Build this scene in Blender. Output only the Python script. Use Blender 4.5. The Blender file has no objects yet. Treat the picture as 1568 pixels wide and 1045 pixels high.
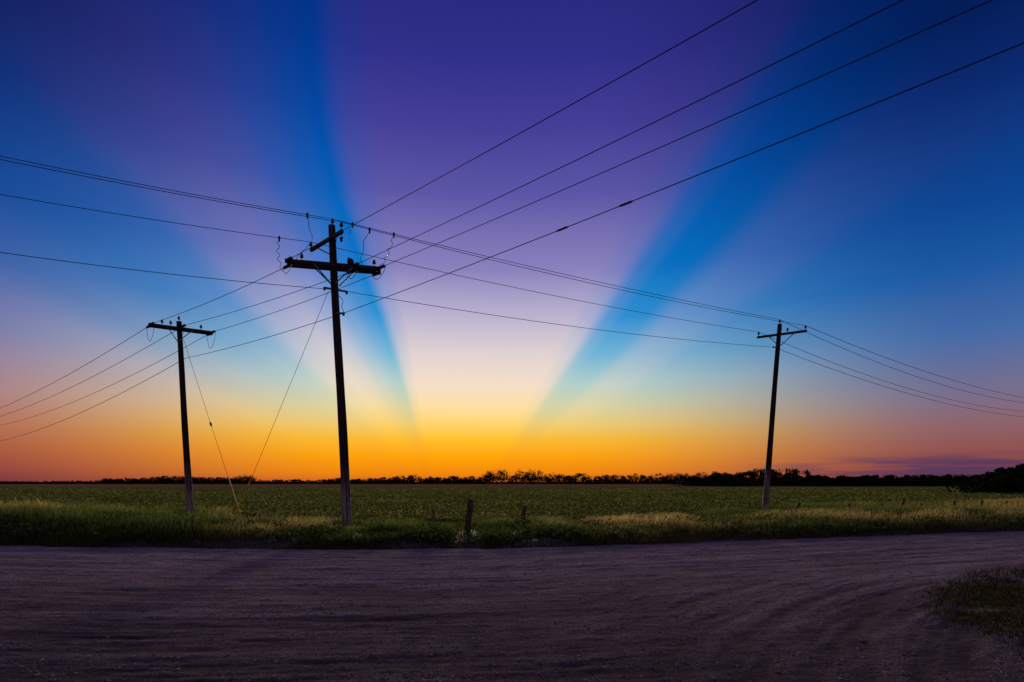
import bpy, math, numpy as np
from mathutils import Vector
rng = np.random.default_rng(7)
scene = bpy.context.scene
H = 1.7            # eye height (m)
def lin(c):
    return tuple(((v/255)/12.92 if v/255<=0.04045 else (((v/255)+0.055)/1.055)**2.4) for v in c)+(1.0,)
def P(x,y,D):      # surveyed bearing/elevation + distance -> world position
    return np.array([(x-784)/871*D, D, H+(738-y)/871*D])

# ------------------------------------------------------------------ noise
_T = rng.random((256,256))
def vn(x,y,s=0):
    x=np.asarray(x,float)+s*17.3; y=np.asarray(y,float)+s*9.1
    xi=np.floor(x).astype(int); yi=np.floor(y).astype(int)
    fx=x-xi; fy=y-yi; fx=fx*fx*(3-2*fx); fy=fy*fy*(3-2*fy)
    a=_T[xi%256,yi%256]; b=_T[(xi+1)%256,yi%256]; c=_T[xi%256,(yi+1)%256]; d=_T[(xi+1)%256,(yi+1)%256]
    return (a*(1-fx)+b*fx)*(1-fy)+(c*(1-fx)+d*fx)*fy
def fbm(x,y,s=0,o=4,g=.5):
    r=0;a=.5
    for i in range(o):
        r=r+a*vn(x*2**i,y*2**i,s+i); a*=g
    return r

# ------------------------------------------------------------------ mesh helpers
def link(o,parent=None):
    scene.collection.objects.link(o)
    if parent: o.parent=parent
    return o
def empty(name,loc=(0,0,0)):
    e=bpy.data.objects.new(name,None); e.empty_display_size=.3; link(e); return e
def fast(name,V,F,mat,col=None,parent=None,smooth=False):
    V=np.ascontiguousarray(V,dtype=np.float32); F=np.ascontiguousarray(F,dtype=np.int32)
    me=bpy.data.meshes.new(name); k=F.shape[1]
    me.vertices.add(len(V)); me.vertices.foreach_set('co',V.ravel())
    me.loops.add(F.size); me.loops.foreach_set('vertex_index',F.ravel())
    me.polygons.add(len(F)); me.polygons.foreach_set('loop_start',np.arange(0,F.size,k,dtype=np.int32))
    if smooth: me.polygons.foreach_set('use_smooth',np.ones(len(F),bool))
    me.update(calc_edges=True)
    if col is not None:
        ca=me.color_attributes.new('Col','FLOAT_COLOR','POINT')
        c=np.ones((len(V),4),np.float32); c[:,:3]=col; ca.data.foreach_set('color',c.ravel())
    me.materials.append(mat)
    return link(bpy.data.objects.new(name,me),parent)

class Part:
    def __init__(s): s.V=[]; s.F=[]; s.S=[]
    def sweep(s,path,prof,radii=None,smooth=True,up=(0,0,1)):
        path=[Vector(p) for p in path]; n=len(path); k=len(prof); b=len(s.V)
        for i,p in enumerate(path):
            t=(path[min(i+1,n-1)]-path[max(i-1,0)]).normalized()
            u=Vector(up)
            if abs(t.dot(u))>.97: u=Vector((0,1,0))
            r=t.cross(u).normalized(); w=r.cross(t).normalized()
            m=1 if radii is None else radii[i]
            for (a,c) in prof: s.V.append(tuple(p+r*(a*m)+w*(c*m)))
        for i in range(n-1):
            for j in range(k):
                s.F.append((b+i*k+j,b+i*k+(j+1)%k,b+(i+1)*k+(j+1)%k,b+(i+1)*k+j)); s.S.append(smooth)
        s.F.append(tuple(b+j for j in range(k))[::-1]); s.S.append(False)
        s.F.append(tuple(b+(n-1)*k+j for j in range(k))); s.S.append(False)
        return s
    def tube(s,path,r,k=8):
        pr=[(math.cos(2*math.pi*j/k),math.sin(2*math.pi*j/k)) for j in range(k)]
        rr=[r]*len(path) if np.isscalar(r) else r
        return s.sweep(path,pr,rr)
    def beam(s,a,b,w,h,ch=.012):
        W=w/2;Hh=h/2
        pr=[(-W+ch,-Hh),(W-ch,-Hh),(W,-Hh+ch),(W,Hh-ch),(W-ch,Hh),(-W+ch,Hh),(-W,Hh-ch),(-W,-Hh+ch)]
        return s.sweep([a,b],pr,smooth=False)
    def lathe(s,p,d,prof,k=12):
        d=Vector(d).normalized(); p=Vector(p)
        return s.tube([p+d*z for r,z in prof],[max(r,.001) for r,z in prof],k)
    def obj(s,name,mat,parent=None):
        me=bpy.data.meshes.new(name); me.from_pydata(s.V,[],s.F)
        me.polygons.foreach_set('use_smooth',s.S); me.materials.append(mat); me.update()
        return link(bpy.data.objects.new(name,me),parent)

# ------------------------------------------------------------------ materials
def newmat(name):
    m=bpy.data.materials.new(name); m.use_nodes=True; nt=m.node_tree; nt.nodes.clear()
    out=nt.nodes.new('ShaderNodeOutputMaterial'); return m,nt,out
def nd(nt,t,**kw):
    n=nt.nodes.new(t)
    for k,v in kw.items(): setattr(n,k,v)
    return n
def ramp(nt,fac,stops,interp='LINEAR'):
    r=nt.nodes.new('ShaderNodeValToRGB'); cr=r.color_ramp; cr.interpolation=interp
    while len(cr.elements)>1: cr.elements.remove(cr.elements[-1])
    cr.elements[0].position=stops[0][0]; cr.elements[0].color=stops[0][1]
    for p,c in stops[1:]:
        e=cr.elements.new(p); e.color=c
    if fac is not None: nt.links.new(fac,r.inputs[0])
    return r
def g(v): return (v,v,v,1)
def noise_mat(name,c1,c2,scale=(1,1,1),nscale=5,detail=8,rough=.85,bump=.3,bdist=.02,spec=.2,metal=0,coord='Object'):
    m,nt,out=newmat(name); L=nt.links.new
    tc=nd(nt,'ShaderNodeTexCoord'); mp=nd(nt,'ShaderNodeMapping'); mp.inputs['Scale'].default_value=scale
    L(tc.outputs[coord],mp.inputs[0])
    n=nd(nt,'ShaderNodeTexNoise'); n.inputs['Scale'].default_value=nscale; n.inputs['Detail'].default_value=detail
    L(mp.outputs[0],n.inputs['Vector'])
    r=ramp(nt,n.outputs[0],[(.3,c1+(1,)),(.7,c2+(1,))])
    b=nd(nt,'ShaderNodeBsdfPrincipled'); L(r.outputs[0],b.inputs['Base Color'])
    b.inputs['Roughness'].default_value=rough; b.inputs['Specular IOR Level'].default_value=spec; b.inputs['Metallic'].default_value=metal
    bp=nd(nt,'ShaderNodeBump'); bp.inputs['Strength'].default_value=bump; bp.inputs['Distance'].default_value=bdist
    L(n.outputs[0],bp.inputs['Height']); L(bp.outputs[0],b.inputs['Normal']); L(b.outputs[0],out.inputs[0])
    return m
def leaf_mat(name,trans=.4):
    m,nt,out=newmat(name); L=nt.links.new
    a=nd(nt,'ShaderNodeAttribute'); a.attribute_name='Col'
    d=nd(nt,'ShaderNodeBsdfDiffuse'); t=nd(nt,'ShaderNodeBsdfTranslucent'); mx=nd(nt,'ShaderNodeMixShader'); mx.inputs[0].default_value=trans
    L(a.outputs['Color'],d.inputs[0]); L(a.outputs['Color'],t.inputs[0]); L(d.outputs[0],mx.inputs[1]); L(t.outputs[0],mx.inputs[2]); L(mx.outputs[0],out.inputs[0])
    return m
M_leaf=leaf_mat('grass_blades',.5); M_crop=leaf_mat('crop_leaves',.45); M_tree=leaf_mat('tree_leaves',.1)
def wood_mat():
    m,nt,out=newmat('creosote_wood'); L=nt.links.new
    tc=nd(nt,'ShaderNodeTexCoord'); mp=nd(nt,'ShaderNodeMapping'); mp.inputs['Scale'].default_value=(14,14,.7)
    L(tc.outputs['Object'],mp.inputs[0])
    n=nd(nt,'ShaderNodeTexNoise'); n.inputs['Scale'].default_value=1.6; n.inputs['Detail'].default_value=10; n.inputs['Roughness'].default_value=.65
    L(mp.outputs[0],n.inputs['Vector'])
    dark=ramp(nt,n.outputs[0],[(.35,(.008,.006,.006,1)),(.65,(.03,.022,.018,1))])
    grey=ramp(nt,n.outputs[0],[(.35,(.045,.038,.036,1)),(.62,(.25,.21,.20,1))])
    sx=nd(nt,'ShaderNodeSeparateXYZ'); L(tc.outputs['Object'],sx.inputs[0])
    n2=nd(nt,'ShaderNodeTexNoise'); n2.inputs['Scale'].default_value=1.3; L(tc.outputs['Object'],n2.inputs['Vector'])
    ad=nd(nt,'ShaderNodeMath',operation='MULTIPLY_ADD'); L(n2.outputs[0],ad.inputs[0]); ad.inputs[1].default_value=1.6; L(sx.outputs[2],ad.inputs[2])
    mr=nd(nt,'ShaderNodeMapRange'); L(ad.outputs[0],mr.inputs[0]); mr.inputs[1].default_value=3.4; mr.inputs[2].default_value=1.6
    mx=nd(nt,'ShaderNodeMixRGB'); L(mr.outputs[0],mx.inputs[0]); L(dark.outputs[0],mx.inputs[1]); L(grey.outputs[0],mx.inputs[2])
    b=nd(nt,'ShaderNodeBsdfPrincipled'); L(mx.outputs[0],b.inputs['Base Color']); b.inputs['Roughness'].default_value=.9; b.inputs['Specular IOR Level'].default_value=.15
    bp=nd(nt,'ShaderNodeBump'); bp.inputs['Strength'].default_value=.6; bp.inputs['Distance'].default_value=.02
    L(n.outputs[0],bp.inputs['Height']); L(bp.outputs[0],b.inputs['Normal']); L(b.outputs[0],out.inputs[0]); return m
M_pole=wood_mat()
M_arm=noise_mat('weathered_arm_timber',(.010,.008,.007),(.035,.026,.02),(3,3,3),6,bump=.5)
M_wire=noise_mat('weathered_wire',(.012,.012,.014),(.025,.025,.028),nscale=20,rough=.6,bump=.05)
M_ins=noise_mat('glazed_insulator',(.012,.010,.010),(.03,.022,.02),nscale=9,rough=.65,bump=.05,spec=.15)
M_steel=noise_mat('galvanised_steel',(.05,.05,.055),(.12,.12,.13),nscale=15,rough=.5,bump=.1,metal=.6)
M_guard=noise_mat('yellow_guy_guard',(.5,.27,.03),(.7,.42,.06),nscale=12,rough=.6,bump=.1)
M_guy=noise_mat('rusty_guy_strand',(.10,.06,.04),(.2,.12,.07),nscale=20,rough=.6,bump=.1)
M_post=noise_mat('fence_post_wood',(.02,.012,.010),(.08,.048,.036),(12,12,1.5),2.0,bump=.7)
M_bark=noise_mat('bark',(.010,.008,.008),(.02,.016,.014),nscale=3)

# ------------------------------------------------------------------ ground profile
EX=[-400,-80,-40,-13.9,-4.7,.3,6,18,40,80,400]; EY=[60,24,17.5,15.3,14.5,14.8,16.4,20,28,44,190]
def edge(X): return np.interp(X,EX,EY)
WX=[-400,-30,-16,-9,-5,2,8,14,40,400]; WY=[14,15,14,9,7.5,7,9.5,15,15,15]
def wid(X): return np.interp(X,WX,WY)
def edge_n(X): return edge(X)+.5*(fbm(np.asarray(X)*.9,0*np.asarray(X)+3,2)-.5)+.2*(vn(np.asarray(X)*5,0*np.asarray(X),4)-.5)
def verge_z(X,Y):
    q=(Y-edge(X)); w=wid(X)
    amp=np.interp(X,[-60,-20,-11,-6,3,12,40],[.62,.5,.22,.08,.08,.10,.16])
    hump=np.exp(-((q-np.interp(X,[-20,-6,10,20],[4.2,3.0,3.5,4.5]))/2.2)**2)
    bed=np.clip(q/.7,0,1)*np.clip((w-q)/1.2,0,1)
    return -.035+bed*(.05+amp*hump+.08*fbm(X*.5,Y*.5,5))
def grid(name,Xs,Yf,vs,zf,mat,smooth=True,colf=None):
    X,v=np.meshgrid(Xs,vs,indexing='ij'); Y=Yf(X,v); Z=zf(X,Y,v)
    V=np.stack([X,Y,Z],-1).reshape(-1,3); n,m=X.shape
    i=np.arange(n-1)[:,None]*m+np.arange(m-1)[None,:]
    F=np.stack([i,i+m,i+m+1,i+1],-1).reshape(-1,4)
    return fast(name,V,F,mat,None if colf is None else colf(X,Y).reshape(-1,1),smooth=smooth)

def ground_mat():
    m,nt,out=newmat('prairie_soil'); L=nt.links.new
    tc=nd(nt,'ShaderNodeTexCoord'); n=nd(nt,'ShaderNodeTexNoise'); n.inputs['Scale'].default_value=.02; n.inputs['Detail'].default_value=12
    L(tc.outputs['Object'],n.inputs['Vector']); r=ramp(nt,n.outputs[0],[(.35,(.05,.045,.02,1)),(.6,(.10,.075,.035,1))])
    b=nd(nt,'ShaderNodeBsdfDiffuse'); L(r.outputs[0],b.inputs[0]); L(b.outputs[0],out.inputs[0]); return m
fast('ground',np.array([[-4000,-1500,-.09],[4000,-1500,-.09],[4000,5000,-.09],[-4000,5000,-.09]]),np.array([[0,1,2,3]]),ground_mat())

M_soil=noise_mat('verge_soil',(.03,.032,.012),(.075,.065,.028),nscale=2.5,bump=.8,bdist=.05)
Xs=np.concatenate([np.linspace(-400,-45,30)[:-1],np.linspace(-45,60,500),np.linspace(60,400,30)[1:]])
grid('grass_verge',Xs,lambda X,v:edge_n(X)-.25+v*(wid(X)+.25),np.linspace(0,1,60),lambda X,Y,v:verge_z(X,Y),M_soil)

def field_mat():
    m,nt,out=newmat('crop_field'); L=nt.links.new
    tc=nd(nt,'ShaderNodeTexCoord'); mp=nd(nt,'ShaderNodeMapping'); mp.inputs['Rotation'].default_value=(0,0,math.radians(-30)); mp.inputs['Scale'].default_value=(.15,1.3,1)
    L(tc.outputs['Object'],mp.inputs[0])
    n=nd(nt,'ShaderNodeTexNoise'); n.inputs['Scale'].default_value=1; n.inputs['Detail'].default_value=10; n.inputs['Roughness'].default_value=.7; L(mp.outputs[0],n.inputs['Vector'])
    n2=nd(nt,'ShaderNodeTexNoise'); n2.inputs['Scale'].default_value=.02; n2.inputs['Detail'].default_value=5; L(tc.outputs['Object'],n2.inputs['Vector'])
    r=ramp(nt,n.outputs[0],[(.35,(.06,.074,.016,1)),(.65,(.15,.16,.038,1))])
    sx=nd(nt,'ShaderNodeSeparateXYZ'); L(tc.outputs['Object'],sx.inputs[0])
    ad=nd(nt,'ShaderNodeMath',operation='MULTIPLY_ADD'); L(n2.outputs[0],ad.inputs[0]); ad.inputs[1].default_value=120; L(sx.outputs[1],ad.inputs[2])
    mr=nd(nt,'ShaderNodeMapRange'); L(ad.outputs[0],mr.inputs[0]); mr.inputs[1].default_value=190; mr.inputs[2].default_value=290
    mx=nd(nt,'ShaderNodeMixRGB'); L(mr.outputs[0],mx.inputs[0]); L(r.outputs[0],mx.inputs[1]); mx.inputs[2].default_value=(.22,.12,.055,1)
    b=nd(nt,'ShaderNodeBsdfDiffuse'); L(mx.outputs[0],b.inputs[0])
    bp=nd(nt,'ShaderNodeBump'); bp.inputs['Strength'].default_value=1; bp.inputs['Distance'].default_value=.2; L(n.outputs[0],bp.inputs['Height']); L(bp.outputs[0],b.inputs['Normal'])
    L(b.outputs[0],out.inputs[0]); return m
Xf=np.concatenate([np.linspace(-700,-60,30)[:-1],np.linspace(-60,60,60),np.linspace(60,700,30)[1:]])
grid('crop_field',Xf,lambda X,v:(edge(X)+wid(X)-1.2)*(1-v)+v*np.maximum(520,edge(X)+wid(X)+30),np.linspace(0,1,60)**2,lambda X,Y,v:-.03+0*X,field_mat())

# road
def nearb(X): return np.interp(X,[4.7,4.9,5.2,5.9,7.5,10.3,20,40,90],[4.6,6.0,7.1,8.2,9.8,11.4,16,24.5,44])+.7*(fbm(np.asarray(X)*1.1,np.asarray(X)*0,11,3)-.45)
def tracks(X,Y):
    q=edge(X)-Y
    t=(fbm(X*.6+q*.25,q*4.6+1.8*fbm(X*.25,q*.3,15,2),1,5,.68)-.66)*1.5
    R=np.hypot(X-13,Y+1.5); th=np.arctan2(Y+1.5,X-13)
    k=np.clip((X+1)/4,0,1)*np.clip((12-Y)/3.5,0,1)
    t=t*(1-.75*k)+k*(fbm(R*4.2+fbm(R*.5,th*4,17,2),th*4.0,3,5,.66)-.64)*1.7
    R2=np.hypot(X+4,Y-32); k2=np.clip((10-Y)/3,0,1)*np.clip((3-X)/4,0,1)
    t=t*(1-.5*k2)+k2*(fbm(R2*4.2,X*.45,6,5,.66)-.64)*1.5
    return t
def road_h(X,Y):
    return .026*tracks(X,Y)+.022*(fbm(X*.35,Y*.35,8,3)-.45)+.008*(vn(X*8,Y*9,9)-.5)
def road_mat():
    m,nt,out=newmat('gravel_road'); L=nt.links.new
    tc=nd(nt,'ShaderNodeTexCoord'); at=nd(nt,'ShaderNodeAttribute'); at.attribute_name='Col'
    def N(s,d=6,sc=(1,1,1),rot=0,ro=.6):
        mp=nd(nt,'ShaderNodeMapping'); mp.inputs['Scale'].default_value=sc; mp.inputs['Rotation'].default_value=(0,0,rot); L(tc.outputs['Object'],mp.inputs[0])
        n=nd(nt,'ShaderNodeTexNoise'); n.inputs['Scale'].default_value=s; n.inputs['Detail'].default_value=d; n.inputs['Roughness'].default_value=ro; L(mp.outputs[0],n.inputs['Vector']); return n.outputs[0]
    big=N(.45,5); fine=N(24,8,ro=.85); mid=N(7,6,(.6,1.6,1),0,.75)
    vo=nd(nt,'ShaderNodeTexVoronoi'); vo.inputs['Scale'].default_value=30; L(tc.outputs['Object'],vo.inputs['Vector'])
    def MA(a,k,c):
        x=nd(nt,'ShaderNodeMath',operation='MULTIPLY_ADD'); L(a,x.inputs[0]); x.inputs[1].default_value=k
        if isinstance(c,(int,float)): x.inputs[2].default_value=c
        else: L(c,x.inputs[2])
        return x.outputs[0]
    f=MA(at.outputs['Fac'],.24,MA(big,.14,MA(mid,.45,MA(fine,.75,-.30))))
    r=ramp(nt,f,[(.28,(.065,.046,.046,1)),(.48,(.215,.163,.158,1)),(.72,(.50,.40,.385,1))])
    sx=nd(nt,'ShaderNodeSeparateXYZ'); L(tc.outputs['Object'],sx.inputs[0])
    mr=nd(nt,'ShaderNodeMapRange'); mr.interpolation_type='SMOOTHSTEP'; L(MA(big,3,sx.outputs[1]),mr.inputs[0]); mr.inputs[1].default_value=5; mr.inputs[2].default_value=14; mr.inputs[3].default_value=.5; mr.inputs[4].default_value=1.05  # vignette-like light falloff painted into the road colour, darker towards the camera
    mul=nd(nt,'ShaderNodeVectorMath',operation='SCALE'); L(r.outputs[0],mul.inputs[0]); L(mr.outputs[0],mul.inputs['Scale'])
    b=nd(nt,'ShaderNodeBsdfDiffuse'); L(mul.outputs[0],b.inputs[0])
    h=MA(vo.outputs['Distance'],-.5,MA(fine,1.0,MA(mid,1.2,0)))
    bp=nd(nt,'ShaderNodeBump'); bp.inputs['Strength'].default_value=1; bp.inputs['Distance'].default_value=.035
    L(h,bp.inputs['Height']); L(bp.outputs[0],b.inputs['Normal']); L(b.outputs[0],out.inputs[0]); return m
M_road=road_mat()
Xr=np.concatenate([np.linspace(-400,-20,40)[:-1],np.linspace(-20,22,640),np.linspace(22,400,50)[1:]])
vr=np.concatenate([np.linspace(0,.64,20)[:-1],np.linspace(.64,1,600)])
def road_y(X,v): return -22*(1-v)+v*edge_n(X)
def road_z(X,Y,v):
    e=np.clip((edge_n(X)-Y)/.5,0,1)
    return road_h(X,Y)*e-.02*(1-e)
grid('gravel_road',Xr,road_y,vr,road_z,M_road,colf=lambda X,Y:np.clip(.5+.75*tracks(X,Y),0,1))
n=60000
Y=4.3+11.5*rng.random(n)**1.6; X=(rng.random(n)*2-1)*(Y*1.0+1)
d=tracks(X,Y); keep=(Y<edge(X)-.1)&(rng.random(n)<np.clip(.35+d*1.3,.08,1))
X=X[keep];Y=Y[keep];n=len(X)
oc=np.array([[1,0,0],[0,1,0],[-1,0,0],[0,-1,0],[0,0,1],[0,0,-1]],float); of=np.array([[0,1,4],[1,2,4],[2,3,4],[3,0,4],[1,0,5],[2,1,5],[3,2,5],[0,3,5]])
s=.004+.012*rng.random(n)**3
a=rng.random(n)*6.28; base=oc[None]*(1+.35*(rng.random((n,6,1))-.5))*s[:,None,None]*np.stack([.8+.6*rng.random(n),.8+.5*rng.random(n),.5+.3*rng.random(n)],-1)[:,None]
ca,sa=np.cos(a)[:,None],np.sin(a)[:,None]
vx=base[...,0]*ca-base[...,1]*sa+X[:,None]; vy=base[...,0]*sa+base[...,1]*ca+Y[:,None]; vz=base[...,2]+(road_h(X,Y)+s*.25)[:,None]
tint=(.10+.26*rng.random(n)**1.5)[:,None,None]*np.array([1,.8,.8])[None,None]
def stone_mat():
    m,nt,out=newmat('gravel_stones'); a=nd(nt,'ShaderNodeAttribute'); a.attribute_name='Col'; b=nd(nt,'ShaderNodeBsdfDiffuse'); nt.links.new(a.outputs['Color'],b.inputs[0]); nt.links.new(b.outputs[0],out.inputs[0]); return m
fast('loose_gravel',np.stack([vx,vy,vz],-1).reshape(-1,3),(of[None]+np.arange(n)[:,None,None]*6).reshape(-1,3),stone_mat(),np.broadcast_to(tint,(n,6,3)).reshape(-1,3))

# near grassy corner of the junction
def corner_y(X,v): return -20*(1-v)+v*(nearb(X)+.1)
def corner_z(X,Y,v):
    e=np.clip((nearb(X)-Y)/1.6,0,1)*np.clip((X-4.75)/.9,0,1)
    return -.055+e*(.085+.06*fbm(X*1.5,Y*1.5,12))+.035*(fbm(X*5,Y*5,13,3)-.45)
Xc=np.concatenate([np.linspace(4.7,14,220),np.linspace(14,200,60)[1:]])
M_soil2=noise_mat('bare_corner_soil',(.018,.015,.008),(.06,.045,.028),nscale=9,bump=.9,bdist=.04)
grid('roadside_corner_ground',Xc,corner_y,np.linspace(0,1,420),corner_z,M_soil2)

# ------------------------------------------------------------------ grass blades
def blades(name,X,Y,Z,h,w,lean,col,tip,mat):
    n=len(X); a=rng.random(n)*6.28; dx,dy=np.cos(a)*w/2,np.sin(a)*w/2
    b=rng.random(n)*6.28; lx=np.cos(b)*lean*h+.12*h; ly=np.sin(b)*lean*h
    V=np.stack([np.stack([X-dx,Y-dy,Z-.02],-1),np.stack([X+dx,Y+dy,Z-.02],-1),
        np.stack([X+dx*.8+lx*.35,Y+dy*.8+ly*.35,Z+h*.6],-1),np.stack([X-dx*.8+lx*.35,Y-dy*.8+ly*.35,Z+h*.6],-1),
        np.stack([X+lx+dx*.2,Y+ly+dy*.2,Z+h],-1),np.stack([X+lx-dx*.2,Y+ly-dy*.2,Z+h],-1)],1)
    F=np.array([[0,1,2,3],[3,2,4,5]])[None]+np.arange(n)[:,None,None]*6
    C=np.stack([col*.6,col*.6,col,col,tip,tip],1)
    return fast(name,V.reshape(-1,3),F.reshape(-1,4),mat,C.reshape(-1,3))
n=350000
X=rng.random(n)*95-42; q=rng.random(n); Y=edge_n(X)-.15+q*(wid(X)-.3)
keep=(np.abs(X)<Y*.98+3); X=X[keep];Y=Y[keep]
cl=fbm(X*.8,Y*.8,20,4); cl2=fbm(X*.18,Y*.18,21,3)
keep=rng.random(len(X))<np.clip((cl-.25)*3.2,.25,1); X,Y,cl,cl2=X[keep],Y[keep],cl[keep],cl2[keep]
qq=Y-edge(X); n=len(X)
hh=np.interp(X,[-30,-14,-6,4,12,40],[.48,.36,.22,.24,.30,.36])*(.25+1.55*cl)*np.clip(.40+qq/3,.40,1.0)*(.6+.8*rng.random(n))
for (fx,fy,rw) in ((-5.8,20,.7),(-15.5,27.4,.9),(14,31.5,1.1),(-11.9,25.2,.8),(-1.5,18.7,.45),(.35,20,.4)):
    inside=(np.abs(X-fx*Y/fy)<rw*(.7+.6*rng.random(n)))&(Y>fy-4)&(Y<fy+.8); hh=np.where(inside,hh*.4,hh)
rt_=np.clip((X-2)/6,0,1)*np.exp(-((qq-3.5)/2.5)**2)
dry=np.clip((cl2-.43)*4+.8*(rng.random(n)-.5)+.10*np.clip(qq-2,0,3)+.5*rt_,0,1)[:,None]
green=np.array([.075,.11,.022]); straw=np.array([.42,.31,.10])
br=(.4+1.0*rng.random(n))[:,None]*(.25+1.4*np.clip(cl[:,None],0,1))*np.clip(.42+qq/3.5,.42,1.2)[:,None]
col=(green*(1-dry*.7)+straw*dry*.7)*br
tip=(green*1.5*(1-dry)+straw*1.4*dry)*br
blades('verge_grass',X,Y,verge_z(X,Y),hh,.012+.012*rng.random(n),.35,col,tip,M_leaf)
def leaves(name,C,size,col,mat,flat=.0,parent=None):
    n=len(C); u=rng.normal(size=(n,3)); u[:,2]*=(1-flat); u/=np.linalg.norm(u,axis=1)[:,None]
    w=rng.normal(size=(n,3)); w[:,2]*=(1-flat); v=np.cross(u,w); v=np.cross(u,np.cross(u,w)) if flat else v; v/=np.linalg.norm(v,axis=1)[:,None]
    s=np.asarray(size).reshape(-1,1)
    V=np.stack([C-u*s,C+v*s*.55,C+u*s,C-v*s*.55],1).reshape(-1,3)
    F=np.arange(n*4).reshape(-1,4)
    return fast(name,V,F,mat,np.repeat(col,4,axis=0),parent)
nw=620; cx=rng.random(nw)*60-26; cy=edge(cx)+.4+rng.random(nw)**1.4*4.0; cs=.15+.30*rng.random(nw)**2; per=55
C=np.stack([cx,cy,verge_z(cx,cy)],-1)[:,None]+rng.normal(size=(nw,per,3))*cs[:,None,None]*np.array([.6,.6,.0])
C[...,2]+=rng.random((nw,per))*cs[:,None]*1.1
wc=np.array([.045,.075,.02])*(.4+rng.random((nw*per,1)))
leaves('verge_weeds',C.reshape(-1,3),.03+.03*rng.random(nw*per),wc,M_leaf)
n=170000; Y=4+11*rng.random(n); X=4.5+14*rng.random(n); cl=fbm(X*1.6,Y*1.6,30,4)
dd=nearb(X)-Y
keep=(dd>-.25)&(rng.random(n)<np.clip((cl-.30)*4,.06,1)*np.clip((dd+.25)/1.1,0,1)*np.clip((X-4.6)/.7,.02,1)); X,Y,cl=X[keep],Y[keep],cl[keep]; n=len(X)
dry=rng.random((n,1))**1.5; br=(.2+.5*rng.random((n,1)))
col=(np.array([.065,.085,.02])*.6*(1-dry)+np.array([.36,.25,.09])*.33*dry)*br
blades('corner_grass',X,Y,np.maximum(corner_z(X,Y,0),road_h(X,Y)),.03+.10*cl*rng.random(n),.006+.008*rng.random(n),.8,col,col*1.3,M_leaf)

# ------------------------------------------------------------------ crop plants (rows of soybeans)
n=330000
Y=21+105*rng.random(n)**1.7; X=(rng.random(n)*2-1)*(Y*.98+4)
ang=math.radians(28); c_,s_=math.cos(ang),math.sin(ang)
u=X*c_+Y*s_; v=-X*s_+Y*c_
v=np.round(v/.76)*.76+rng.normal(size=n)*.11; X=u*c_-v*s_; Y=u*s_+v*c_
keep=(Y>edge(X)+wid(X)-.6); X,Y=X[keep],Y[keep]; n=len(X)
gap=fbm(X*.3,Y*.3,41,3); hh=.24+.14*gap
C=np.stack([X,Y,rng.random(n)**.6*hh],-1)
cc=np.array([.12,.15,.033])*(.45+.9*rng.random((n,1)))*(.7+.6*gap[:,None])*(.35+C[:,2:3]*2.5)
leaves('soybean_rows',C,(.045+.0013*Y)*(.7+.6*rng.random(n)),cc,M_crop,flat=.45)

# ------------------------------------------------------------------ distant trees
def trees(name,specs,leafk):
    par=empty(name); Ls=[];Sz=[];Co=[]; tr=Part()
    for (x,y,h,w) in specs:
        k=rng.integers(9,14); tone=.6+.7*rng.random(); lf=h**.5*.15
        lean=rng.normal()*.04*h
        tr.tube([(x,y,-.1),(x+lean*.3,y,h*.3),(x+lean,y,h*.75)],[h*.025,h*.018,h*.006],5)
        for j in range(k):
            cz=h*(.22+.66*rng.random()); sp_=.30*(1.15-abs(cz/h-.5))
            cx=x+lean+rng.normal()*w*sp_; cy=y+rng.normal()*w*sp_; r=w*(.15+.15*rng.random())
            cz=min(cz,h-r*.8)
            tr.tube([(x+lean*.4,y,h*.3),((x+cx)/2,(y+cy)/2,(h*.35+cz)/2),(cx,cy,cz)],[h*.010,h*.007,h*.003],4)
            m=int(leafk*(.7+.6*rng.random())); p=rng.normal(size=(m,3)); p/=np.linalg.norm(p,axis=1)[:,None]; p*=(rng.random((m,1))**.5)
            Ls.append(np.array([cx,cy,cz])+p*r*np.array([1.15,1.15,.85])); Sz.append(np.full(m,lf)*(.6+.8*rng.random(m)))
            Co.append(np.array([.016,.022,.009])*tone*(.5+rng.random((m,1))))
        m=leafk*5
        Ls.append(np.stack([x+rng.normal(size=m)*w*.75,y+rng.normal(size=m)*w*.4,rng.random(m)**1.2*h*.5],-1)); Sz.append(np.full(m,lf*1.15)); Co.append(np.array([.013,.018,.008])*(.5+rng.random((m,1))))
    leaves('foliage',np.concatenate(Ls),np.concatenate(Sz),np.concatenate(Co),M_tree,parent=par)
    tr.obj('trunks',M_bark,par); return par
px=[-60,0,140,160,225,240,280,300,360,366,372,380,390,500,510,560,600,640,700,735,745,780,820,830,870,880,930,945,960,1060,1075,1125]
ph=[1,1,2,5,7,9,8,7,6,12,12,11,3.5,3.5,7,4.5,8,10,8,9,17,18,17,12,13,14,12,10,12,13,15,15]
sp=[]
x=-60.
while x<1135:
    t=np.interp(x,px,ph); D=400+50*rng.random(); hpx=t*(.50+.5*rng.random()) if rng.random()<.72 else t*1.12
    h=hpx/871*D+1.7; sp.append(((x-784)/871*D,D,h,h*(.75+.5*rng.random())))
    x+=max(2.2,hpx*.5)*(.5+rng.random()) if t>4.5 else (2.5+4*rng.random())
trees('distant_tree_line',sp,36)
px=[1060,1125,1140,1165,1175,1190,1210,1225,1250,1262,1300,1340,1400,1450,1500,1560,1720]; ph=[9,14,20,21,14,22,22,18,15,8,10,9,10,11,10,11,14]
sp=[]; x=1060.
while x<1720:
    t=np.interp(x,px,ph); D=215+35*rng.random(); hpx=t*(.50+.5*rng.random()) if rng.random()<.72 else t*1.12
    h=hpx/871*D+1.7; sp.append(((x-784)/871*D,D,h,h*(.75+.5*rng.random())))
    x+=max(3,hpx*.5)*(.5+rng.random())
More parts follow.
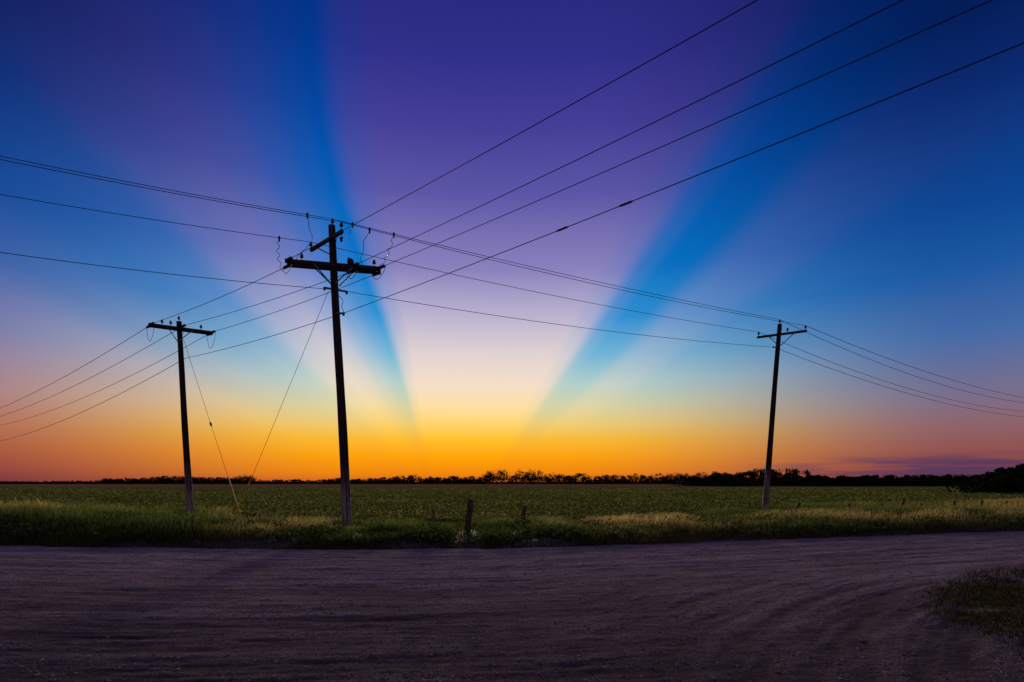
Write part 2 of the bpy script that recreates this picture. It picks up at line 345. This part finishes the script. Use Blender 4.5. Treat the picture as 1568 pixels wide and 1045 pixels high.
trees('distant_tree_line',sp,60)
sp=[]
for i in range(18):
    x=1524+130*(i/17)+rng.normal()*3; D=72+rng.random()*6; sp.append(((x-784)/871*D,D,2.2+1.4*min(1,(x-1515)/60)+.4*rng.random(),3.0))
trees('shrub_thicket',sp,130)

# ------------------------------------------------------------------ utility poles
PIN=[(.012,-.02),(.012,.08),(.045,.085),(.07,.11),(.07,.125),(.04,.15),(.055,.175),(.05,.2),(.028,.215),(.03,.24),(.012,.25)]
def deadend(part,p,d,n=3):
    d=Vector(d).normalized(); pr=[(.012,0),(.012,.06)]; z=.06
    for i in range(n): pr+=[(.025,z),(.06,z+.03),(.062,z+.045),(.025,z+.07),(.02,z+.09)]; z+=.1
    pr+=[(.012,z),(.012,z+.07)]; part.lathe(p,d,pr,10); return np.array(Vector(p)+d*(z+.07))
def shaft(par,base,top,r0,r1):
    b=Vector(base);t=Vector(top); n=26; path=[];rr=[]
    for i in range(n+1):
        u=i/n; p=b.lerp(t,u); w=.02*math.sin(u*4.2+base[0]); path.append(p+Vector((w*u*(1-u)*4,.01*math.sin(u*7),0))); rr.append((r0+(r1-r0)*u)*(1+.02*math.sin(u*23+base[0])))
    path.insert(0,b-Vector((0,0,.5))); rr.insert(0,r0)
    path.append(t+Vector((0,0,.03))); rr.append(r1*.8)
    Part().tube(path,rr,18).obj('shaft',M_pole,par)
wires=empty('power_lines'); WP=Part()
def wire(a,b,sag,r=.0115,n=40):
    a=np.array(a,float);b=np.array(b,float)
    WP.tube([tuple(a+(b-a)*u-np.array([0,0,4*sag*u*(1-u)])) for u in np.linspace(0,1,n)],r,6)
def squig(part,a,b,amp,turns,r=.010,bow=(0,0,0)):
    a=np.array(a,float);b=np.array(b,float); pts=[]
    for u in np.linspace(0,1,14*max(1,int(turns))+12):
        e=math.sin(math.pi*u); pts.append(tuple(a+(b-a)*u+np.array(bow)*e*1.0+np.array([math.cos(u*turns*6.28),math.sin(u*turns*6.28),0])*amp*min(1,e*2)))
    part.tube(pts,r,6)

# --- centre pole
c=empty('utility_pole'); base=P(532,812,20.0); top=P(508,346,20.0); shaft(c,base,top,.165,.12)
def cx_(z): return base[0]+(top[0]-base[0])*(z-base[2])/(top[2]-base[2])
aL=P(438,403,19.6); aR=P(583,415,20.4); off=np.array([.04,-.19,0])
A=Part(); A.beam(aL+off,aR+off,.10,.135); A.beam(aL-off,aR-off,.10,.135)
uL=P(478,384,20.9); uR=P(526,355,19.2); uo=np.array([-.03,-.03,0]); A.beam(uL+uo,uR+uo,.1,.125)
A.obj('crossarms',M_arm,c)
def lerp(a,b,t): return a+(b-a)*t
B=Part()
for s_ in (-1,1):
    for t,pz in ((.30,.62),(.70,.62)):
        o=off*s_*1.25; q=lerp(aL,aR,t)+o; B.beam(q-np.array([0,0,.05]),(cx_(q[2]-pz)+.1*(1 if t>.5 else -1),20+o[1]*.75,q[2]-pz),.012,.045,.003)
for t in (.2,.8):
    q=lerp(uL,uR,t); B.beam(q-np.array([0,0,.05]),(cx_(q[2]-.55),20-.0,q[2]-.55),.012,.04,.003)
for t in (.04,.96): B.tube([tuple(lerp(aL,aR,t)+off*1.6),tuple(lerp(aL,aR,t)-off*1.6)],.014,6)
B.beam(P(497,441,19.95),P(531,447,19.85),.05,.07); B.beam(P(512,480,19.9),P(528,480,19.8),.05,.06)
B.tube([tuple(top+np.array([.02,-.12,-.5])),tuple(top+np.array([.03,-.13,.0]))],.015,6)
B.obj('braces_and_brackets',M_steel,c)
I=Part(); Zu=np.array([0,0,1.])
I.lathe(top+np.array([.03,0,0]),(0,0,1),PIN)
I.lathe(uL+uo+Zu*.06,(0,0,1),PIN); I.lathe(uR+uo+Zu*.06-np.array([.03,0,0]),(0,0,1),PIN); 
for t in (.17,.66,.93): I.lathe(lerp(aL,aR,t)+off+Zu*.06,(0,0,1),PIN)
I.lathe(lerp(aL,aR,.68)+off+Zu*.13,(0,-1,.3),[(.02,-.08),(.09,-.07),(.12,0),(.11,.09),(.04,.12)])
I.lathe(lerp(uL,uR,.94)-Zu*.07,(0,0,-1),PIN)
cA1=top+Zu*.24; cA2=uR+uo+Zu*.3; cA3=uL+uo+Zu*.3; cA4=P(515,444,19.8)
dR=Vector((.742,-.67,0)); dL=Vector((-.8,.6,-.02))
b1=lerp(aL,aR,.02); b2=lerp(aL,aR,.70); b3=lerp(aL,aR,.98)
bw=[]
for b in (b1,b2,b3): bw.append((deadend(I,b+off*1.2,dR),deadend(I,b-off*1.2,dL)))
b4=P(526,480,19.85)
# --- right pole
rp=empty('utility_pole'); rb=P(1171,786,31.5); rt=P(1194,497,31.5); shaft(rp,rb,rt,.16,.115)
rL=P(1160,518,32.2); rR=P(1236,508,30.8); ro=np.array([-.08,-.13,0]); A=Part(); A.beam(rL+ro,rR+ro,.1,.125); A.obj('crossarm',M_arm,rp)
B=Part()
for t in (.22,.78):
    q=lerp(rL,rR,t)+ro*1.6; B.beam(q,(rt[0]-.06,31.4,rt[2]-1.25),.012,.045,.003)
B.beam(P(1181,532,31.35),P(1190,532,31.3),.05,.07)
B.tube([tuple(rt+np.array([.05,-.1,-.4])),tuple(rt+np.array([.05,-.1,.05]))],.015,6); B.obj('braces_and_brackets',M_steel,rp)
I2=Part(); I2.lathe(rt+Zu*.02,(0,0,1),PIN)
for t in (.03,.62,.97): I2.lathe(lerp(rL,rR,t)+ro+Zu*.06,(0,0,1),PIN)
I2.obj('insulators',M_ins,rp)
mb=Part(); q=np.array([rb[0]-.08,31.28,.72]); mb.beam(q-Zu*.22,q+Zu*.22,.26,.16,.02); mb.lathe(q+np.array([0,-.08,.05]),(0,-1,0),[(.08,0),(.08,.05),(.05,.07)]); mb.tube([tuple(q+Zu*.2),tuple(q+Zu*1.6+np.array([.12,.0,0]))],.025,8); mb.obj('meter_box',M_steel,rp)
rA1=rt+Zu*.26; rA2=lerp(rL,rR,.97)+ro+Zu*.3; rA3=lerp(rL,rR,.03)+ro+Zu*.3; rA4=P(1185,532,31.3)
# --- left pole
lp=empty('utility_pole'); lb=P(292,793,27.4); lt=P(274,493,27.4); shaft(lp,lb,lt,.16,.115)
lL=P(227,498,26.6); lR=P(326,511,28.2); lo=np.array([.1,-.14,0]); A=Part(); A.beam(lL+lo,lR+lo,.1,.12); A.beam(lL-lo,lR-lo,.1,.12); A.obj('crossarms',M_arm,lp)
B=Part()
for t in (.27,.68):
    q=lerp(lL,lR,t)+lo*1.5; B.beam(q,(lt[0]+.03,27.25,lt[2]-1.0),.012,.04,.003)
B.obj('braces',M_steel,lp)
I3=Part(); I3.lathe(lt+Zu*.02,(0,0,1),PIN)
for t in (.2,.33,.8): I3.lathe(lerp(lL,lR,t)+lo+Zu*.06,(0,0,1),PIN)
l1=lerp(lL,lR,.03); l2=lerp(lL,lR,.5)+Zu*.1; l3=lerp(lL,lR,.97); l4=P(284,549,27.3)
lw=[]
for l in (l1,l2,l3): lw.append((deadend(I3,l+lo,-dL),deadend(I3,l-lo,dL)))
I3.obj('insulators',M_ins,lp)
J=Part()
for (a,b) in (lw[0],lw[2]): squig(J,a,b,.02,1,bow=(0,0,-.75))
squig(J,lw[1][0],lw[1][1],.02,1,bow=(0,0,-.4)); J.obj('jumper_wires',M_wire,lp)
# --- neighbouring poles that carry the ends of the spans
def plain_pole(x,y,h,armdir,armz,z4):
    e=empty('utility_pole'); shaft(e,(x,y,0),(x,y,h),.16,.115); a=np.array([x,y,armz]); d=np.array(armdir+(0,),float); d/=np.linalg.norm(d)
    nrm=np.array([-d[1],d[0],0])*.17; Part().beam(a-d*1.4+nrm,a+d*1.4+nrm,.1,.125).obj('crossarm',M_arm,e)
    q=Part()
    for t in (-1.32,.5,1.32): q.lathe(a+d*t+nrm+Zu*.06,(0,0,1),PIN)
    q.lathe((x,y,h+.02),(0,0,1),PIN); q.obj('insulators',M_ins,e)
    b=Part()
    for t in (-.7,.7): b.beam(a+d*t+nrm*1.3,a+nrm*.8-Zu*.8,.012,.045,.003)
    b.obj('braces',M_steel,e)
    return [np.array([x,y,h+.26]),a+d*1.32+nrm+Zu*.3,a-d*1.32+nrm+Zu*.3,np.array([x,y-.16,z4])]
a0=plain_pole(-26.4,8.0,10.6,(.6,-.8),9.9,8.5)
a3=plain_pole(66.0,61.5,10.4,(.5,-.86),9.8,9.1)
bC=plain_pole(22.4,-5.5,11.2,(.67,.742),10.1,8.9)
bD=plain_pole(-71.5,69.4,8.6,(.6,.8),8.2,6.7)
for p,q,s_ in ((cA1,a0[0],.38),(cA2,a0[1],.40),(cA3,a0[2],.40),(cA4,a0[3],.6)): wire(p,q,s_,.010)
for p,q,s_ in ((cA1,rA1,.14),(cA2,rA2,.24),(cA3,rA3,.22),(cA4,rA4,.25)): wire(p,q,s_,.0105)
for p,q,s_ in ((rA1,a3[0],2.3),(rA2,a3[1],1.75),(rA3,a3[2],2.2),(rA4,a3[3],1.95)): wire(p,q,s_,.0125)
endz=[(bw[0][0],bC[2],.30),(bw[1][0],(bC[1]+bC[2])/2,.30),(bw[2][0],bC[1],.30),(b4,bC[3],.3)]
for p,q,s_ in endz: wire(p,q,s_,.010,60)
for p,q in ((bw[0][1],lw[0][0]),(bw[1][1],lw[1][0]),(bw[2][1],lw[2][0]),(b4,l4)): wire(p,q,.10,.0105)
for p,q,s_ in ((lw[0][1],bD[2],1.6),(lw[1][1],(bD[1]+bD[2])/2,1.6),(lw[2][1],bD[1],1.8),(l4,bD[3],2.05)): wire(p,q,s_,.0125)
b4=np.array(b4,float)
for u0 in (.245,.29):
    pts=[tuple(b4+(bC[3]-b4)*u-np.array([0,0,4*.3*u*(1-u)])) for u in np.linspace(u0,u0+.010,6)]
    WP.tube(pts,[.012,.026,.026,.026,.026,.012],8)
WP.obj('conductors',M_wire,wires)
J=Part()
def onw(p,q,sag,xt):
    best=min(np.linspace(0,1,400),key=lambda u:abs((784+871*(p+(q-p)*u)[0]/(p+(q-p)*u)[1])-xt)); return p+(q-p)*best-Zu*4*sag*best*(1-best)
w1=onw(cA1,a0[0],.38,472); w3=onw(cA3,a0[2],.40,428); w1r=onw(cA2,rA2,.24,566); w2r=onw(cA1,rA1,.14,603); w0=onw(cA1,rA1,.14,541)
squig(J,w1,uL+Zu*.05,.03,2,bow=(.05,0,-.12)); squig(J,w3,np.array(bw[0][1])-Zu*.1,.05,4,bow=(-.1,0,0))
squig(J,w1r,lerp(aL,aR,.80)+Zu*.1,.04,2,bow=(-.12,0,-.05)); squig(J,w2r,b3+off*1.2,.05,4,bow=(.05,0,-.1)); squig(J,w0,uR-Zu*.15,.03,2,bow=(.05,0,-.1))
squig(J,bw[0][0],bw[0][1],.02,1,bow=(0,0,-.35)); squig(J,bw[2][0],bw[2][1],.02,1,bow=(0,0,-.3)); squig(J,bw[1][0],bw[1][1],.02,1,bow=(0,0,-.35))
squig(J,cA3,bw[0][1],.03,2,bow=(-.1,0,-.2)); squig(J,cA4,b4,.04,2,bow=(.1,-.15,0))
J.tube([tuple(np.array([cx_(z)+.08,20-.17+.004*z,z])) for z in np.linspace(.1,9.0,14)],.012,5)
J.obj('jumper_wires',M_wire,c)
for w in (w1,w3,w1r,w2r,w0): I.lathe(w+Zu*.05,(0,0,-1),[(.01,-.02),(.035,0),(.045,.05),(.03,.1),(.03,.16),(.01,.2)])
for w in (P(497,441,19.8),P(531,447,19.7),P(526,480,19.8)): I.lathe(w-Zu*.03,(0,0,1),[(.02,-.06),(.05,-.05),(.03,0),(.05,.05),(.02,.06)])
I.obj('insulators',M_ins,c)
def guy(a,b,ins=True):
    e=empty('guy_wire'); a=np.array(a);b=np.array(b)
    Part().tube([tuple(lerp(a,b,u)-Zu*.12*4*u*(1-u)*.3) for u in np.linspace(0,1,24)],.009,6).obj('strand',M_guy,e)
    L=np.linalg.norm(b-a); u0=1-2.3/L
    Part().tube([tuple(lerp(a,b,u)-Zu*.12*4*u*(1-u)*.3+np.array([.01,-.01,0])) for u in np.linspace(u0,.995,6)],.024,8).obj('guard',M_guard,e)
    if ins:
        m=lerp(a,b,.48)-Zu*.035; k=Part(); d=Vector(tuple(b-a)).normalized(); k.lathe(m,d,[(.01,-.12),(.035,-.09),(.05,0),(.035,.09),(.01,.12)],8); k.obj('strain_insulator',M_ins,e)
    Part().tube([tuple(b-np.array([.0,0,.3])),tuple(b+Zu*.05)],.015,6).obj('anchor_rod',M_steel,e)
g1=P(372,800,25.2); g2=P(360,792,25.6)
guy(P(281,520,27.3),g1); guy(P(503,446,20.0),g2,False)

# ------------------------------------------------------------------ fence posts
def post(x0,y0,x1,y1,D,w):
    a=P(x0,y0,D);b=P(x1,y1,D); a[2]=min(a[2],.1)-.3
    n=8; path=[tuple(lerp(a,b,i/n)+np.array([.012*math.sin(i*1.7+x0),0,0])) for i in range(n+1)]; path.append(tuple(b+Zu*.02))
    rr=[w/2*(1.05-.12*i/n+.05*math.sin(i*2.3+x0)) for i in range(n+1)]+[w*.32]
    Part().tube(path,rr,9).obj('fence_post',M_post); return b
tops=[post(664,808,663,779,20,.06),post(714,814,721,766,18.7,.21),post(799,808,803,776,20,.16)]
for t in ((1214,789,1224,771,28,.15),(1298,786,1301,772,29,.12),(1350,785,1350,772,30,.11),(1377,784,1384,765,30,.15),(1404,786,1411,772,31,.12),(1456,784,1462,768,31,.15),(1502,782,1504,767,32,.13),(1540,782,1541,768,32,.12)):
    tops.append(post(*t))
fw=Part()
for k in (.12,.4):
    for i in range(len(tops)-1):
        a=tops[i]-Zu*k;b=tops[i+1]-Zu*k; sg=.05 if i!=2 else .12
        fw.tube([tuple(lerp(a,b,u)-Zu*4*sg*u*(1-u)) for u in np.linspace(0,1,10)],.004,4)
fw.obj('fence_wire',M_guy)

# ------------------------------------------------------------------ sky
w=bpy.data.worlds.new('World'); scene.world=w; w.use_nodes=True; nt=w.node_tree; nt.nodes.clear(); L=nt.links.new
out=nt.nodes.new('ShaderNodeOutputWorld'); tc=nt.nodes.new('ShaderNodeTexCoord'); sx=nt.nodes.new('ShaderNodeSeparateXYZ'); L(tc.outputs['Generated'],sx.inputs[0])
X_,Y_,Z_=sx.outputs
def M(op,a,b=None,c=None,clamp=False):
    n=nt.nodes.new('ShaderNodeMath'); n.operation=op; n.use_clamp=clamp
    for i,v in enumerate((a,b,c)):
        if v is None: continue
        if isinstance(v,(int,float)): n.inputs[i].default_value=v
        else: L(v,n.inputs[i])
    return n.outputs[0]
def MR(v,a,b,c=0,d=1,smooth=True):
    n=nt.nodes.new('ShaderNodeMapRange'); n.interpolation_type='SMOOTHSTEP' if smooth else 'LINEAR'; L(v,n.inputs[0])
    for i,q in enumerate((a,b,c,d)): n.inputs[i+1].default_value=q
    return n.outputs[0]
horiz=M('SQRT',M('ADD',M('MULTIPLY',X_,X_),M('MULTIPLY',Y_,Y_)))
s=M('DIVIDE',M('MAXIMUM',Z_,0),M('MAXIMUM',horiz,.001))
s=M('MINIMUM',s,1.0)
zz=M('MULTIPLY_ADD',Y_,.0253,Z_)
DEG=57.29578
def ang(k): return M('MULTIPLY',M('ARCTAN2',M('MULTIPLY_ADD',Y_,k,X_),zz),DEG)
# the shadow edges waver slightly, as cloud-cast edges do
wn=nt.nodes.new('ShaderNodeTexNoise'); wn.inputs['Scale'].default_value=2.2; wn.inputs['Detail'].default_value=2; L(tc.outputs['Generated'],wn.inputs['Vector'])
wob=M('MULTIPLY',M('SUBTRACT',wn.outputs[0],.5),5.0)
aL_=M('ADD',wob,M('SUBTRACT',ang(.1366),M('MULTIPLY',M('MAXIMUM',M('SUBTRACT',s,.48),0),9.0)))
aR_=M('ADD',wob,ang(.0597))
def aramp(a,stops):
    p=M('MULTIPLY_ADD',a,1/180,.5,clamp=True)
    return ramp(nt,p,[((d+90)/180,g(v)) for d,v in stops],'EASE').outputs[0]
rL_=aramp(aL_,[(-90,.75),(-74,.85),(-67,.7),(-60,.3),(-53,.15),(-47,.22),(-41,.66),(-35,.80),(-30,.62),(-25,.30),(-20,.08),(-17,.0),(-12.5,.72),(-8.5,1),(90,1)])
rR_=aramp(aR_,[(-90,1),(27,1),(31.5,.80),(36,.12),(39,0),(42.5,.0),(48,.27),(52,.24),(57,.08),(62,.05),(70,.12),(80,.25),(90,.25)])
ray=M('MINIMUM',rL_,rR_)
def cr(stops): return ramp(nt,s,[(p,lin(c)) for p,c in stops]).outputs[0]
shaftC=cr([(0,(212,104,30)),(.015,(238,134,14)),(.045,(255,163,8)),(.075,(255,192,44)),(.10,(255,211,105)),(.13,(252,222,160)),(.17,(244,222,200)),(.22,(226,211,210)),(.285,(188,181,208)),(.37,(138,130,189)),(.50,(92,86,167)),(.62,(68,62,151)),(.74,(48,47,138)),(1,(30,32,112))])
shadC=cr([(0,(208,102,32)),(.015,(234,130,16)),(.045,(250,160,14)),(.075,(246,185,52)),(.10,(234,202,116)),(.13,(212,210,164)),(.17,(176,208,202)),(.22,(114,182,215)),(.285,(44,146,212)),(.37,(0,118,200)),(.50,(0,93,183)),(.62,(0,72,164)),(.74,(0,56,146)),(1,(0,38,110))])
sideP=cr([(0,(112,46,62)),(.015,(136,58,62)),(.045,(168,80,62)),(.08,(178,104,90)),(.12,(168,122,130)),(.2,(122,118,165)),(.29,(84,92,164)),(.38,(56,68,148)),(.54,(25,36,108)),(.65,(14,26,88)),(1,(10,18,70))])
sideB=cr([(0,(100,50,70)),(.015,(120,62,76)),(.045,(134,82,86)),(.08,(124,98,112)),(.12,(98,106,142)),(.2,(56,104,166)),(.29,(18,88,162)),(.38,(2,70,148)),(.54,(0,42,112)),(.65,(0,28,88)),(1,(0,20,70))])
back=cr([(0,(140,112,120)),(.1,(172,135,145)),(.25,(182,145,160)),(.5,(134,122,165)),(1,(60,70,130))])
def mix(f,a,b,t='MIX'):
    n=nt.nodes.new('ShaderNodeMixRGB'); n.blend_type=t
    for i,v in enumerate((f,a,b)):
        if isinstance(v,(int,float)): n.inputs[i].default_value=v
        elif isinstance(v,tuple): n.inputs[i].default_value=v
        else: L(v,n.inputs[i])
    return n.outputs[0]
az=M('MULTIPLY',M('ARCTAN2',X_,Y_),DEG)
daz=M('ABSOLUTE',M('ADD',az,4.5))
side=MR(daz,10,44)
col=mix(side,mix(ray,shadC,shaftC),mix(ray,sideB,sideP))
cv=nt.nodes.new('ShaderNodeCombineXYZ'); L(M('MULTIPLY',az,.09),cv.inputs[0]); L(M('MULTIPLY',s,75.0),cv.inputs[1])
cn=nt.nodes.new('ShaderNodeTexNoise'); cn.inputs['Scale'].default_value=1; cn.inputs['Detail'].default_value=6; L(cv.outputs[0],cn.inputs['Vector'])
cm=M('MULTIPLY',M('MULTIPLY',MR(cn.outputs[0],.40,.56),MR(az,20,34)),M('MULTIPLY',MR(s,.002,.014),MR(s,.044,.026)))
col=mix(M('MULTIPLY',cm,.8),col,lin((76,54,92)))
col=mix(MR(Y_,.25,-.35),col,back)
bg=nt.nodes.new('ShaderNodeBackground'); L(col,bg.inputs[0]); bg.inputs[1].default_value=1.0
sky=nt.nodes.new('ShaderNodeTexSky'); sky.sky_type='NISHITA'; sky.sun_disc=False; sky.sun_elevation=math.radians(1.0); sky.sun_rotation=math.radians(-4)
bg2=nt.nodes.new('ShaderNodeBackground'); L(sky.outputs[0],bg2.inputs[0]); bg2.inputs[1].default_value=.0015
add=nt.nodes.new('ShaderNodeAddShader'); L(bg.outputs[0],add.inputs[0]); L(bg2.outputs[0],add.inputs[1]); L(add.outputs[0],out.inputs[0])
# afterglow light from the sunset direction
sl=bpy.data.lights.new('sun','SUN'); sl.energy=2.2; sl.angle=math.radians(5); sl.color=(1,.76,.56)
so=bpy.data.objects.new('sun',sl); link(so)
el,azs=math.radians(10),math.radians(-4)
d=Vector((math.sin(azs)*math.cos(el),math.cos(azs)*math.cos(el),math.sin(el))); so.rotation_euler=d.to_track_quat('Z','Y').to_euler()

# ------------------------------------------------------------------ camera
cam=bpy.data.cameras.new('camera'); cam.lens=20; cam.sensor_width=36; cam.shift_y=.1374; cam.clip_end=9000; cam.clip_start=.05
co=bpy.data.objects.new('camera',cam); link(co); co.location=(0,0,H); co.rotation_euler=(math.radians(90),0,0); scene.camera=co
scene.view_settings.view_transform='Standard'; scene.view_settings.look='None'; scene.view_settings.exposure=0
